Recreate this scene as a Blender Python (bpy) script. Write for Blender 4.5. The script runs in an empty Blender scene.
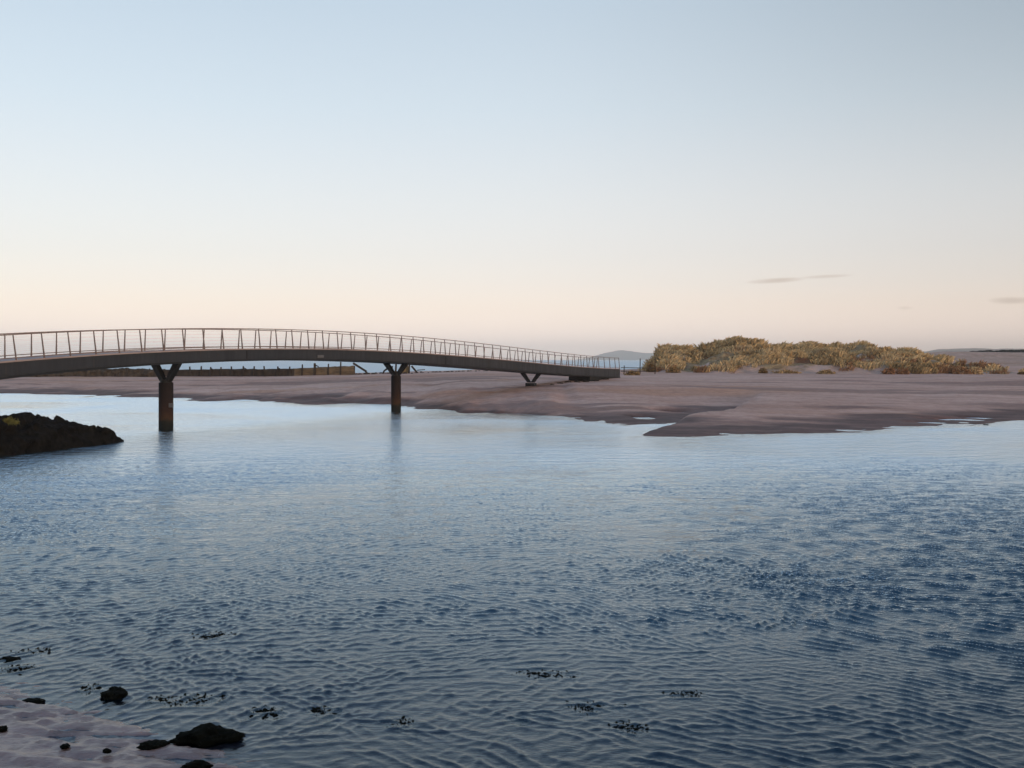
import bpy, bmesh, math, random
import numpy as np
from mathutils import Vector, Matrix, noise as mnoise

random.seed(7)
rng = np.random.default_rng(11)
scene = bpy.context.scene
COL = scene.collection
F = 995.0          # focal length in pixels of the 1024 px wide frame
CAM_H = 4.4        # eye height over the water
HOR = 359.5        # row of the horizon

def at_y(px, py, Y):            # a point of the picture at distance Y
    return Vector(((px-512)/F*Y, Y, CAM_H-(py-HOR)/F*Y))
def at_z(px, py, z=0.0):        # a point of the picture at height z
    Y = (CAM_H-z)*F/(py-HOR)
    return Vector(((px-512)/F*Y, Y, z))

# ------------------------------------------------------------------ numpy noise
def _hash(ix, iy, seed):
    h = (ix.astype(np.int64)*374761393 + iy.astype(np.int64)*668265263 + seed*1442695041) & 0xffffffff
    h = ((h ^ (h >> 13))*1274126177) & 0xffffffff
    h = (h ^ (h >> 16)) & 0xffffffff
    return h/4294967295.0
def vnoise(x, y, seed=0):
    ix, iy = np.floor(x), np.floor(y)
    fx, fy = x-ix, y-iy
    ux, uy = fx*fx*fx*(fx*(fx*6-15)+10), fy*fy*fy*(fy*(fy*6-15)+10)
    ix, iy = ix.astype(np.int64), iy.astype(np.int64)
    a, b = _hash(ix, iy, seed), _hash(ix+1, iy, seed)
    c, d = _hash(ix, iy+1, seed), _hash(ix+1, iy+1, seed)
    return ((a*(1-ux)+b*ux)*(1-uy) + (c*(1-ux)+d*ux)*uy)*2-1
def fbm(x, y, octv=4, seed=0, gain=.5, lac=2.03):
    s, a, t = 0, 1.0, 0
    for k in range(octv):
        s = s + a*vnoise(x, y, seed+k*17); t += a
        a *= gain; x, y = x*lac+13.7, y*lac-7.1
    return s/t
def sstep(a, b, x):
    t = np.clip((x-a)/(b-a), 0, 1)
    return t*t*(3-2*t)

# ------------------------------------------------------------------ object helpers
def tag(o, label=None, cat=None, group=None, kind=None):
    if label: o['label'] = label
    if cat: o['category'] = cat
    if group: o['group'] = group
    if kind: o['kind'] = kind
    return o
def empty(name, loc, label, cat, group=None):
    o = bpy.data.objects.new(name, None); COL.objects.link(o)
    o.location = loc; o.empty_display_size = .3
    return tag(o, label, cat, group)
def link_mesh(name, me, mat, parent=None, smooth=False):
    o = bpy.data.objects.new(name, me); COL.objects.link(o)
    if mat: me.materials.append(mat)
    if smooth: me.polygons.foreach_set('use_smooth', [True]*len(me.polygons))
    if parent:
        o.parent = parent
        o.matrix_parent_inverse = Matrix.Translation(-Vector(parent.matrix_world.translation if parent.parent else parent.location))
    return o
def raw_mesh(name, verts, faces, attrs=None):
    verts = np.asarray(verts, dtype=np.float32); faces = np.asarray(faces, dtype=np.int32)
    me = bpy.data.meshes.new(name)
    me.vertices.add(len(verts)); me.vertices.foreach_set('co', verts.ravel())
    k = faces.shape[1]
    me.loops.add(faces.size); me.loops.foreach_set('vertex_index', faces.ravel())
    me.polygons.add(len(faces))
    me.polygons.foreach_set('loop_start', np.arange(0, faces.size, k, dtype=np.int32))
    me.update(calc_edges=True)
    for nm, dat in (attrs or {}).items():
        at = me.attributes.new(nm, 'FLOAT', 'POINT'); at.data.foreach_set('value', np.asarray(dat, dtype=np.float32).ravel())
    return me
def grid_faces(nr, nc):
    i = np.arange(nr*nc).reshape(nr, nc)
    return np.stack([i[:-1, :-1], i[:-1, 1:], i[1:, 1:], i[1:, :-1]], -1).reshape(-1, 4)

class MB:
    """collects boxes, bars and sweeps into ONE mesh"""
    def __init__(s): s.bm = bmesh.new()
    def box(s, c, ax, ay, az, hx, hy, hz):
        c = Vector(c); vs = []
        for sx in (-1, 1):
            for sy in (-1, 1):
                for sz in (-1, 1):
                    vs.append(s.bm.verts.new(c+ax*hx*sx+ay*hy*sy+az*hz*sz))
        for q in ((0,1,3,2),(4,6,7,5),(0,4,5,1),(2,3,7,6),(0,2,6,4),(1,5,7,3)):
            s.bm.faces.new([vs[i] for i in q])
    def bar(s, p, q, w, d, side=None):
        p, q = Vector(p), Vector(q); t = (q-p).normalized()
        side = Vector(side) if side is not None else Vector((0, 0, 1))
        a = t.cross(side)
        if a.length < 1e-4: a = t.cross(Vector((1, 0, 0)))
        a.normalize(); b = a.cross(t).normalized()
        s.box((p+q)/2, a, b, t, w/2, d/2, (q-p).length/2)
    def taper(s, p, q, w0, d0, w1, d1, a, b):
        p, q, a, b = Vector(p), Vector(q), Vector(a).normalized(), Vector(b).normalized()
        r = []
        for c, w, d in ((p, w0, d0), (q, w1, d1)):
            r.append([s.bm.verts.new(c+a*w/2*i+b*d/2*j) for i, j in ((-1,-1),(1,-1),(1,1),(-1,1))])
        for k in range(4): s.bm.faces.new((r[0][k], r[0][(k+1)%4], r[1][(k+1)%4], r[1][k]))
        s.bm.faces.new(r[0][::-1]); s.bm.faces.new(r[1])
    def tube(s, pts, rad, n=6):
        rings = []
        for i, p in enumerate(pts):
            p = Vector(p); a = Vector(pts[max(i-1, 0)]); b = Vector(pts[min(i+1, len(pts)-1)])
            t = (b-a).normalized(); u = t.cross(Vector((0, 0, 1)))
            if u.length < 1e-3: u = t.cross(Vector((1, 0, 0)))
            u.normalize(); v = u.cross(t).normalized()
            r = rad[i] if hasattr(rad, '__len__') else rad
            rings.append([s.bm.verts.new(p+(u*math.cos(2*math.pi*k/n)+v*math.sin(2*math.pi*k/n))*r) for k in range(n)])
        for r0, r1 in zip(rings, rings[1:]):
            for k in range(n): s.bm.faces.new((r0[k], r0[(k+1)%n], r1[(k+1)%n], r1[k]))
        s.bm.faces.new(rings[0][::-1]); s.bm.faces.new(rings[-1])
    def sweep(s, rows):          # rows: list of closed rings of equal length
        rr = [[s.bm.verts.new(Vector(p)) for p in r] for r in rows]; n = len(rr[0])
        for r0, r1 in zip(rr, rr[1:]):
            for k in range(n): s.bm.faces.new((r0[k], r0[(k+1)%n], r1[(k+1)%n], r1[k]))
        s.bm.faces.new(rr[0][::-1]); s.bm.faces.new(rr[-1])
    def build(s, name, mat, parent=None, bevel=0, smooth=False):
        if bevel:
            bmesh.ops.bevel(s.bm, geom=list(s.bm.edges), offset=bevel, segments=1, affect='EDGES', clamp_overlap=True)
        bmesh.ops.recalc_face_normals(s.bm, faces=s.bm.faces)
        me = bpy.data.meshes.new(name); s.bm.to_mesh(me); s.bm.free()
        return link_mesh(name, me, mat, parent, smooth)

# ------------------------------------------------------------------ materials
def lin(r, g, b):
    f = lambda c: ((c/255+.055)/1.055)**2.4 if c > 10 else c/255/12.92
    return (f(r), f(g), f(b), 1)
class NT:
    def __init__(s, name):
        s.m = bpy.data.materials.new(name); s.m.use_nodes = True; s.t = s.m.node_tree
        s.p = s.t.nodes['Principled BSDF']; s.out = s.t.nodes['Material Output']
        s.geo = s.n('ShaderNodeNewGeometry')
    def n(s, typ, **kw):
        nd = s.t.nodes.new(typ)
        for k, v in kw.items(): setattr(nd, k, v)
        return nd
    def l(s, a, b): s.t.links.new(a, b)
    def val(s, sock, v):
        if hasattr(v, 'is_linked') or isinstance(v, bpy.types.NodeSocket): s.l(v, sock)
        else: sock.default_value = v
    def noise(s, scale, detail=4, rough=.55, vec=None, stretch=None, dist=0):
        nd = s.n('ShaderNodeTexNoise'); nd.inputs['Scale'].default_value = scale
        nd.inputs['Detail'].default_value = detail; nd.inputs['Roughness'].default_value = rough
        nd.inputs['Distortion'].default_value = dist
        v = vec if vec is not None else s.geo.outputs['Position']
        if stretch:
            mp = s.n('ShaderNodeMapping'); mp.inputs['Scale'].default_value = stretch[:3]
            if len(stretch) > 3: mp.inputs['Rotation'].default_value = (0, 0, stretch[3])
            s.l(v, mp.inputs['Vector']); v = mp.outputs[0]
        s.l(v, nd.inputs['Vector']); return nd.outputs['Fac']
    def ramp(s, fac, stops, interp='LINEAR'):
        nd = s.n('ShaderNodeValToRGB'); e = nd.color_ramp.elements; nd.color_ramp.interpolation = interp
        while len(e) < len(stops): e.new(.5)
        for i, (p, c) in enumerate(stops):
            e[i].position = p; e[i].color = c if hasattr(c, '__len__') else (c, c, c, 1)
        s.l(fac, nd.inputs[0]); return nd.outputs[0]
    def mix(s, fac, a, b, blend='MIX'):
        nd = s.n('ShaderNodeMix', data_type='RGBA', blend_type=blend)
        s.val(nd.inputs[0], fac); s.val(nd.inputs[6], a); s.val(nd.inputs[7], b); return nd.outputs[2]
    def math(s, op, a, b=0.0, clamp=False):
        nd = s.n('ShaderNodeMath', operation=op, use_clamp=clamp)
        s.val(nd.inputs[0], a); s.val(nd.inputs[1], b); return nd.outputs[0]
    def mrange(s, v, a, b, c=0., d=1., smooth=True):
        nd = s.n('ShaderNodeMapRange', interpolation_type='SMOOTHSTEP' if smooth else 'LINEAR')
        s.l(v, nd.inputs[0])
        for i, q in enumerate((a, b, c, d)): s.val(nd.inputs[i+1], q)
        return nd.outputs[0]
    def attr(s, name):
        nd = s.n('ShaderNodeAttribute', attribute_name=name); return nd.outputs['Fac']
    def bump(s, h, strength=.5, dist=.05, normal=None):
        nd = s.n('ShaderNodeBump'); s.val(nd.inputs['Strength'], strength); s.val(nd.inputs['Distance'], dist)
        s.l(h, nd.inputs['Height'])
        if normal is not None: s.l(normal, nd.inputs['Normal'])
        return nd.outputs[0]
    def fin(s, col=None, rough=.8, normal=None, spec=.5, metal=0):
        if col is not None: s.val(s.p.inputs['Base Color'], col)
        s.val(s.p.inputs['Roughness'], rough); s.p.inputs['Metallic'].default_value = metal
        s.val(s.p.inputs['Specular IOR Level'], spec)
        if normal is not None: s.l(normal, s.p.inputs['Normal'])
        return s.m
    def xyz(s):
        nd = s.n('ShaderNodeSeparateXYZ'); s.l(s.geo.outputs['Position'], nd.inputs[0]); return nd.outputs

def mat_basic(name, c0, c1, scale, rough=.75, bump=.3, bdist=.03, spec=.4, detail=5, metal=0, stretch=None):
    m = NT(name)
    n1 = m.noise(scale, detail, .6, stretch=stretch)
    col = m.ramp(n1, [(.3, c0+(1,)), (.7, c1+(1,))])
    return m.fin(col, rough, m.bump(n1, bump, bdist), spec, metal)

def mat_sand():
    m = NT('sand'); P = m.geo.outputs['Position']
    big = m.noise(.035, 5, .6, stretch=(.45, 1.6, 1))
    mid = m.noise(.35, 5, .6, stretch=(.5, 1.5, 1))
    fine = m.noise(14, 4, .65)
    dry = m.ramp(big, [(.30, (.49, .275, .205, 1)), (.5, (.62, .37, .285, 1)), (.7, (.70, .44, .345, 1))])
    dry = m.mix(m.mrange(mid, .35, .7, 0, .45), dry, (.34, .18, .12, 1))
    warm = m.noise(.06, 4, .6, stretch=(.35, 1.3, 1))
    dry = m.mix(m.mrange(warm, .52, .68, 0, .55), dry, (.50, .235, .125, 1))
    wet = m.attr('wet')
    wcol = m.mix(m.mrange(mid, .3, .7), (.105, .052, .040, 1), (.20, .10, .075, 1))
    col = m.mix(wet, dry, wcol)
    col = m.mix(.6, col, m.ramp(m.noise(1.5, 6, .7), [(.3, .33), (.7, .68)]), 'OVERLAY')
    col = m.mix(.35, col, m.ramp(fine, [(.25, .35), (.75, .75)]), 'OVERLAY')
    veg = m.attr('veg')
    vn = m.noise(.5, 6, .65)
    vcol = m.ramp(m.noise(.9, 5, .7), [(.3, (.075, .055, .028, 1)), (.5, (.17, .125, .058, 1)), (.7, (.27, .20, .10, 1))])
    vm = m.math('MULTIPLY', veg, m.mrange(vn, .38, .56), True)
    col = m.mix(vm, col, vcol)
    film = m.attr('film')
    rough = m.math('SUBTRACT', m.mrange(wet, 0, 1, .95, .7), m.math('MULTIPLY', film, .46))
    b = m.bump(m.noise(2.2, 5, .6, stretch=(.6, 1.3, 1)), .5, .12)
    b = m.bump(fine, .35, .012, b)
    return m.fin(col, rough, b, m.math('ADD', m.mrange(wet, 0, 1, .05, .18), m.math('MULTIPLY', film, .6)))

def mat_water(name, sea=False):
    m = NT(name); x = m.xyz()
    P = m.geo.outputs['Position']
    # wind-ruffled and slack patches
    patch = m.noise(.045, 4, .55, stretch=(.35, 1.5, 1, .05))
    amp = m.attr('ruffle')
    n_far = m.noise(.9, 5, .62, stretch=(.8, 1.5, 1), dist=.4)
    n_mid = m.noise(3.2, 4, .6, stretch=(.75, 1.35, 1), dist=.3)
    n_fine = m.noise(12.0, 3, .6, stretch=(.8, 1.4, 1))
    dist = m.attr('far')
    if sea:
        h = m.math('MULTIPLY', m.noise(.06, 3, .5, stretch=(.3, 1, 1)), .6)
    else:
        h = m.math('ADD', m.math('MULTIPLY', n_far, m.math('MULTIPLY', dist, .40)), m.math('MULTIPLY', n_mid, m.math('MULTIPLY_ADD' if False else 'ADD', m.math('MULTIPLY', dist, .03), .022)))
        h = m.math('ADD', h, m.math('MULTIPLY', n_fine, .018))
    bn = m.bump(h, amp, 1.0)
    nm = m.n('ShaderNodeMix', data_type='VECTOR'); m.l(m.math('ADD', .06, m.math('MULTIPLY', dist, .84)), nm.inputs[0]); m.l(bn, nm.inputs[4]); nm.inputs[5].default_value = (0, 0, 1)
    nn = m.n('ShaderNodeVectorMath', operation='NORMALIZE'); m.l(nm.outputs[1], nn.inputs[0])
    fr = m.n('ShaderNodeFresnel'); fr.inputs['IOR'].default_value = 1.41
    m.l(nn.outputs[0], fr.inputs['Normal'])
    frf = m.math('MULTIPLY', fr.outputs[0], m.math('ADD', 1.0, m.math('MULTIPLY', dist, .50)), True)
    gl = m.n('ShaderNodeBsdfGlossy'); m.l(bn, gl.inputs['Normal'])
    m.l(m.math('ADD', .035, m.math('MULTIPLY', dist, .34 if sea else m.math('MULTIPLY', amp, .20))), gl.inputs['Roughness']); gl.inputs['Color'].default_value = (.89, .965, 1, 1)
    body = m.n('ShaderNodeBsdfDiffuse')
    if sea:
        f1 = m.noise(.004, 5, .65, stretch=(.25, 3.2, 1))
        foam = m.ramp(f1, [(.60, 0), (.67, 1)])
        near = m.mrange(x[1], 420, 620); away = m.mrange(x[1], 2200, 1300)
        foam = m.math('MULTIPLY', foam, m.math('MULTIPLY', near, away))
        body.inputs['Color'].default_value = (.02, .045, .07, 1)
        white = m.n('ShaderNodeBsdfDiffuse'); white.inputs['Color'].default_value = (.75, .77, .78, 1)
        a = m.n('ShaderNodeMixShader'); m.l(m.math('MULTIPLY', fr.outputs[0], .66), a.inputs[0]); m.l(body.outputs[0], a.inputs[1]); m.l(gl.outputs[0], a.inputs[2])
        b = m.n('ShaderNodeMixShader'); m.l(foam, b.inputs[0]); m.l(a.outputs[0], b.inputs[1]); m.l(white.outputs[0], b.inputs[2])
        m.l(b.outputs[0], m.out.inputs['Surface'])
    else:
        body.inputs['Color'].default_value = (.008, .033, .056, 1)
        tr = m.n('ShaderNodeBsdfTransparent'); tr.inputs['Color'].default_value = (.52, .62, .74, 1)
        dep = m.attr('depth')
        turb = m.mrange(dep, 0.0, .42, 0.0, 1.0, False)
        a = m.n('ShaderNodeMixShader'); m.l(turb, a.inputs[0]); m.l(tr.outputs[0], a.inputs[1]); m.l(body.outputs[0], a.inputs[2])
        b = m.n('ShaderNodeMixShader'); m.l(frf, b.inputs[0]); m.l(a.outputs[0], b.inputs[1]); m.l(gl.outputs[0], b.inputs[2])
        m.l(b.outputs[0], m.out.inputs['Surface'])
    m.t.nodes.remove(m.p)
    return m.m

def mat_rock(name, c0, c1, scale=6):
    m = NT(name)
    a = m.noise(scale, 6, .65); b = m.noise(scale*5, 4, .65)
    col = m.ramp(a, [(.3, c0+(1,)), (.7, c1+(1,))])
    nrm = m.bump(a, .8, .12); nrm = m.bump(b, .7, .03, nrm)
    return m.fin(col, m.ramp(b, [(.3, .75), (.7, .95)]), nrm, .06)

def mat_pier():
    m = NT('stained_steel'); x = m.xyz()
    n = m.noise(2.2, 5, .65, stretch=(1, 1, .5))
    z = m.math('ADD', x[2], m.math('MULTIPLY', m.math('SUBTRACT', n, .5), .9))
    mr = m.mrange(z, -1, 4, 0, 1, False)
    col = m.ramp(mr, [(.20, (.010, .012, .010, 1)), (.30, (.018, .017, .012, 1)), (.35, (0.0612, 0.0280, 0.0135, 1)),
                      (.44, (0.0360, 0.0168, 0.0105, 1)), (.58, (0.0216, 0.0119, 0.0097, 1)), (.8, (0.0158, 0.0112, 0.0105, 1))])
    rough = .85
    return m.fin(col, rough, m.bump(m.noise(9, 5, .65), .5, .03), .3)

SAND = mat_sand()
WATER = mat_water('river_water'); SEA = mat_water('sea_water', True)
def mat_girder():
    m = NT('painted_steel')
    a = m.noise(.5, 4, .6, stretch=(1, 1, .25)); b = m.noise(3.0, 5, .7, stretch=(1, 1, .08)); c = m.noise(1.2, 6, .7)
    col = m.ramp(a, [(.3, (.018, .019, .023, 1)), (.7, (.031, .031, .036, 1))])
    col = m.mix(m.mrange(b, .56, .74, 0, .65), col, (.060, .052, .048, 1))
    col = m.mix(m.mrange(c, .60, .72, 0, .6), col, (.045, .024, .016, 1))
    return m.fin(col, m.mrange(b, .3, .7, .5, .75), m.bump(c, .06, .02), .4)
GIRDER = mat_girder()
SOFFIT = mat_basic('dark_steel', (.012, .012, .013), (.020, .019, .020), 1.5, .6, .1, .02, .3)
RAIL = mat_basic('weathered_rail_steel', (.15, .10, .08), (.24, .16, .13), 5, .5, .1, .01, .5)
EDGE = mat_basic('pale_deck_edge', (.30, .22, .20), (.40, .31, .28), 1.2, .7, .2, .02, .3)
PLATE = mat_basic('grey_plate', (.085, .08, .08), (.13, .12, .12), 4, .5, .05, .01, .5)
PIER = mat_pier()
WEED = mat_rock('seaweed_covered_rock', (.003, .0032, .002), (.016, .014, .008), 8)
OUTC = mat_rock('black_rock', (.004, .0033, .0026), (.020, .016, .012), 2.6)
STONE = mat_rock('brown_stone', (.035, .026, .020), (.10, .073, .05), 1.3)
TIMB = mat_basic('old_dark_timber', (.025, .018, .014), (.06, .043, .03), 2.5, .9, .5, .05, .15, stretch=(1, 1, .25))
TIMBR = mat_basic('brown_timber', (.07, .048, .03), (.19, .13, .075), 1.1, .9, .6, .08, .15, stretch=(.5, .5, 2.2))
STRAW = mat_basic('dry_yellow_grass', (.12, .105, .028), (.27, .235, .075), 8, .9, .3, .02, .1)

# ------------------------------------------------------------------ terrain
S_X = np.array([-400, -160, -67, -50, -34, -20, -12.5, -10.2, -8.6, -5.3, 0, 4.2, 5.6, 6.3, 13.5, 18.3, 24.5, 30.8, 37.2, 60, 120, 500.])
S_Y = np.array([175, 150, 130.7, 119, 108.5, 101, 95.5, 96.5, 91, 85.5, 81.5, 73.5, 68.5, 57.0, 56.4, 59.2, 63.0, 66.8, 72.4, 84, 100, 160.])
SC_Y = np.array([40, 57, 64, 71, 75, 90, 110]); SC_X = np.array([5.2, 6.3, 9.2, 12.4, 15.5, 21.5, 28.])
L_X = np.array([-400, 0, 4.2, 6.0, 7.6, 9.2, 10.2, 12.0, 13.9, 15.5, 22]); L_Y = np.array([175, 81.5, 73.5, 68.6, 66.0, 66.0, 66.5, 69.5, 73.5, 75, 82.])
def shore(X): return np.interp(X, S_X, S_Y)
def ground_z(X, Y, detail=True):
    X = np.asarray(X, float); Y = np.asarray(Y, float)
    wob = fbm(X/5.0, Y/5.0, 3, 5)*1.1 + fbm(X/22, Y/22, 2, 9)*1.2 + fbm(X/3.2, Y/6, 3, 13)*np.where(X > 6.5, 1.6, 7.0)*sstep(45, 55, Y)
    d = Y - shore(X) + wob*np.where(X > 8, .7, 1.0)
    dp = np.maximum(d, 0)
    k = .62 + .38*sstep(-45, -2, X)
    z = k*2.1*(1-np.exp(-dp/26.0))
    zr = 2.1*(1-np.exp(-(dp/45.0)**1.25))
    z = z + (zr-z)*sstep(3, 9, X) + .0022*dp
    # low wet flat left of the small scarp
    sc = X - np.interp(Y, SC_Y, SC_X) + .5*fbm(X/3, Y/3, 2, 3)
    low = (1-sstep(-.25, .9, sc))*sstep(2.5, 6.5, X)*(1-sstep(86, 104, Y))
    d2 = Y - np.interp(X, L_X, L_Y) + 3.0*fbm(X/3.2, Y/6, 3, 13) + wob*.4
    zl = np.where(d2 > 0, .015+.015*d2+.0004*d2*d2, np.maximum(d2*.07, -.4))
    z = z + (zl-z)*low
    for cx, cy, rx, ry_, dp_ in ((9.8, 74.6, .9, 1.6, .55), (13.2, 82.0, 1.2, 1.1, .75), (31.5, 72.6, 1.8, .8, .45), (28.6, 69.3, 1.2, .6, .3), (34.6, 74.5, 1.0, .7, .4)):
        q = np.exp(-((X-cx+.4*fbm(X, Y, 2, 15))/rx)**2-((Y-cy+.5*fbm(X/1.2, Y, 2, 16))/ry_)**2)
        z = z - dp_*q
    d = np.where(low > .5, d2, d)
    dp = np.maximum(d, 0)
    z = z + np.where(d > 0, fbm(X/9, Y/6, 4, 21)*.10*np.minimum(dp/10, 1), 0)
    z = z + np.where(d > 0, fbm(X/2.2, Y/2.5, 3, 31)*(.03*np.minimum(dp/4+.15, 1) + .10*(1-sstep(1.5, 6, dp))*np.minimum(dp, 1)), 0)
    z = z + np.where(d > 4, np.abs(fbm(X/30+Y/40, Y/9, 3, 33))*.22*sstep(4, 12, d)*(1-sstep(45, 70, d)), 0)
    z = np.where(d < 0, np.maximum(d*.06, -1.3-.02*0), z)
    # land ends at the open sea behind the beach; goes on to the right
    Yend = np.interp(X, [-300, -20, 22, 40, 55, 70], [196, 200, 200, 240, 420, 1e5])
    Yend = np.where(X > 70, 1e6, Yend)
    off = (X < 55+.26*(Y-200)) & (Y > 200)
    fall = sstep(0, 45, Y-Yend)
    fall = np.where(off, np.maximum(fall, sstep(0, 120, Y-260)), fall)
    z = z*(1-fall) - 3.0*fall
    # low rolling ground on the right running to the far coast
    rt = sstep(.33, .44, X/np.maximum(Y, 1))*sstep(170, 420, Y)
    z = z + rt*(4.4+fbm(X/70, Y/50, 4, 77)*2.2) + rt*sstep(400, 3000, Y)*3
    # near bank under the camera
    nb = 13.15 - .62*(X+6.8) + .35*fbm(X/1.2, Y/1.2, 2, 51)
    nb = np.where(X > -2.5, np.minimum(nb, 10.5-.10*(X+2.5)), nb)
    nb = np.maximum(nb, 7.0)
    nb = np.where(X < -6.8, 13.15+np.minimum((-6.8-X)*.25, 9), nb)
    e = nb - Y
    zb = np.where(e > 0, .026+.032*np.minimum(e, 3.2) + .55*np.maximum(e-3.2, 0)*.9, e*.045)
    zb = np.minimum(zb, 2.75)
    zb = np.maximum(zb, -1.3)
    lim = Y < 34
    # bed: shelving shallows off the near bank
    z = np.where(lim, np.maximum(z, zb), z)
    # left bank beyond the rock outcrop
    lb = sstep(-25.5, -34, X - .10*(Y-46))*(1-sstep(48, 62, Y))*sstep(12, 29, Y)
    z = z + lb*(3.5-z)
    z = z + (2.12-z)*np.exp(-(((X-11.5)/4.5)**2+((Y-124.5)/5.5)**2))
    if detail:
        # wind-blown and tidal ripples on the near sand
        a = sstep(-.05, .02, z)*(Y < 22)
        wx = X+.25*fbm(X/.8, Y/.8, 2, 63); wy = Y+.18*fbm(X/.6, Y/.6, 2, 64)
        rp = np.sin(2*math.pi*(wy*.93+wx*.30)/.34 + 2.6*fbm(X/.7, Y/.5, 2, 65))
        rg = .45-np.abs(fbm(X/.55+.3*wy, Y/.15+.25*X, 4, 68))*2.2
        z = z + (a*.5+.5)*(Y < 24)*(rp*.010 + rg*.040 + fbm(X/.25, Y/.14, 3, 66)*.016 + fbm(X/1.6, Y/.9, 2, 67)*.03)
    return z

def cols():
    a = np.concatenate([np.arange(-1.6, -.70, .012), np.arange(-.70, -.26, .004), np.arange(-.26, -.005, .0013), np.arange(-.005, .55, .0036), np.arange(.55, 1.6, .012)])
    return np.unique(np.round(a, 6))
def gband():
    r = [np.arange(-14, 7, .5), np.arange(7, 17, .055), np.arange(17, 30, .25), np.arange(30, 52, .7), np.arange(52, 110, .22), np.arange(110, 215, .6)]
    y = 215.; far = []
    while y < 10500: far.append(y); y *= 1.035
    return np.concatenate(r+[np.array(far)])
def build_ground():
    yy, uu = gband(), cols()
    Y, U = np.meshgrid(yy, uu, indexing='ij'); X = U*(Y+30)
    z = ground_z(X, Y)
    wetn = fbm(X/9, Y/4.5, 5, 41)*.5
    wet = 1-sstep(.16, .55, z+wetn)
    wet = np.maximum(wet, sstep(.12, .3, fbm(X/26, Y/5, 4, 43)-.35*sstep(20, 75, Y-shore(X)))*.55)
    sc = X - np.interp(Y, SC_Y, SC_X)
    wet = np.where(Y < 30, 1.0-.28*sstep(-.05, .03, z), wet)
    veg = .0*sstep(.36, .42, X/np.maximum(Y, 1))*sstep(168, 190, Y+14*fbm(X/15, Y/12, 3, 5))
    veg = np.where(Y > 230, np.maximum(veg, .3*sstep(.2, .3, X/np.maximum(Y, 1))), veg)
    me = raw_mesh('beach', np.stack([X, Y, z], -1).reshape(-1, 3), grid_faces(*X.shape), {'wet': wet, 'veg': veg, 'film': (Y < 30)*(1-.5*sstep(.05, .3, z))})
    o = link_mesh('beach', me, SAND, smooth=True)
    tag(o, 'purple brown tidal sand of both river banks', 'beach', kind='structure')
build_ground()

# ------------------------------------------------------------------ water
def waves(X, Y):
    """wind ripples: two or three coherent crossing trains with narrow crests"""
    wx = X + .55*fbm(X/3.4, Y/3.4, 2, 101) + .10*fbm(X/.9, Y/.9, 2, 103)
    wy = Y + .55*fbm(X/3.0, Y/3.0, 2, 102) + .10*fbm(X/.9, Y/.9, 2, 104)
    r = np.random.default_rng(5)
    u = X/np.maximum(Y, 1)
    m1 = fbm(X/4.2, Y/4.2, 3, 111); m2 = fbm(X/3.6, Y/3.6, 3, 112); m3 = fbm(X/5.0, Y/5.0, 3, 113)
    wt = (np.clip(.62-1.3*(u+.05)+1.3*m1, .04, 1.15), np.clip(.60+1.1*u+1.3*m2, .10, 1.15), np.clip(.42+1.1*m3, .05, 1.0))
    h = np.zeros_like(X)
    for (crest, L0, sl), w in zip(((54, .20, .26), (-40, .19, .28), (8, .25, .22)), wt):
        q = np.zeros_like(X)
        for k in range(6):
            L = L0*r.uniform(.78, 1.35); th = math.radians(crest+90+r.normal(0, 11))
            q += np.sin((math.cos(th)*wx+math.sin(th)*wy)*2*math.pi/L+r.uniform(0, 6.28))
        q = np.clip(q/3.6, -1, 1)
        h += w*sl*L0/(2*math.pi)*1.6*(3.1*((q+1)/2)**3.4-.70)
    # finer chop riding on them
    for k in range(10):
        L = .075+.014*k; th = math.radians(90+r.normal(0, 38))
        h += .0115*L*(1-sstep(95*L, 175*L, Y))*np.clip(.65+.9*vnoise(X/.7+k*5.3, Y/.55-k*2.9, 140+k), .1, 1.3)*np.sin((math.cos(th)*wx+math.sin(th)*wy)*2*math.pi/L+r.uniform(0, 6.28))
    return h
def ruffle(X, Y):
    """0 slack .. 1 wind-ruffled"""
    wx = X+7*fbm(X/16, Y/22, 3, 81); wy = Y+9*fbm(X/15, Y/20, 3, 82)
    right = sstep(-.12, .30, X/np.maximum(Y, 1)+.16*fbm(X/9, Y/7, 3, 71))*(1-sstep(28, 40, wy))
    streak = fbm(wx/17, wy/11, 5, 73, .58)
    r = .60+.95*streak+.12*right
    slick = sstep(.16, .5, fbm(X/2.3+4, Y/1.7, 3, 75))*(1-sstep(14, 24, Y))
    r = r*(1-.5*slick)
    r = r+.14*(1-sstep(13, 24, Y))
    return np.clip(r, .14+.30*(1-sstep(30, 48, Y)), 1.2)
def build_water(name, ys, us, mat, label):
    Y, U = np.meshgrid(ys, us, indexing='ij'); X = U*(Y+6)
    dep = np.maximum(-ground_z(X, Y, False), 0)
    rf = ruffle(X, Y)*(.35 if ys[0] > 60 else 1)
    am = 1-sstep(24, 54, Y)
    shal = sstep(.0, .14, dep)*.5+.5
    z = np.zeros_like(X)
    if ys[0] < 60:
        n = int(np.searchsorted(ys, 67)); z[:n] = waves(X[:n], Y[:n])*am[:n]*rf[:n]*shal[:n]
    me = raw_mesh(name, np.stack([X, Y, z], -1).reshape(-1, 3), grid_faces(*X.shape),
                  {'depth': dep, 'ruffle': rf*shal, 'far': .08+.92*sstep(10, 42, Y)})
    o = link_mesh(name, me, mat, smooth=True)
    return tag(o, label, 'water', kind='structure')
ry = [4.0]
while ry[-1] < 172: ry.append(ry[-1] + (.1 if ry[-1] < 9.5 else max(.024, .0020*ry[-1]) if ry[-1] < 60 else .006*ry[-1]))
ry[-1] = 172.0
ru = np.concatenate([np.arange(-1.5, -.56, .012), np.arange(-.56, .56, .00095), np.arange(.56, 1.5, .012)])
build_water('river', np.array(ry), ru, WATER, 'rippled blue river water')
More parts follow.
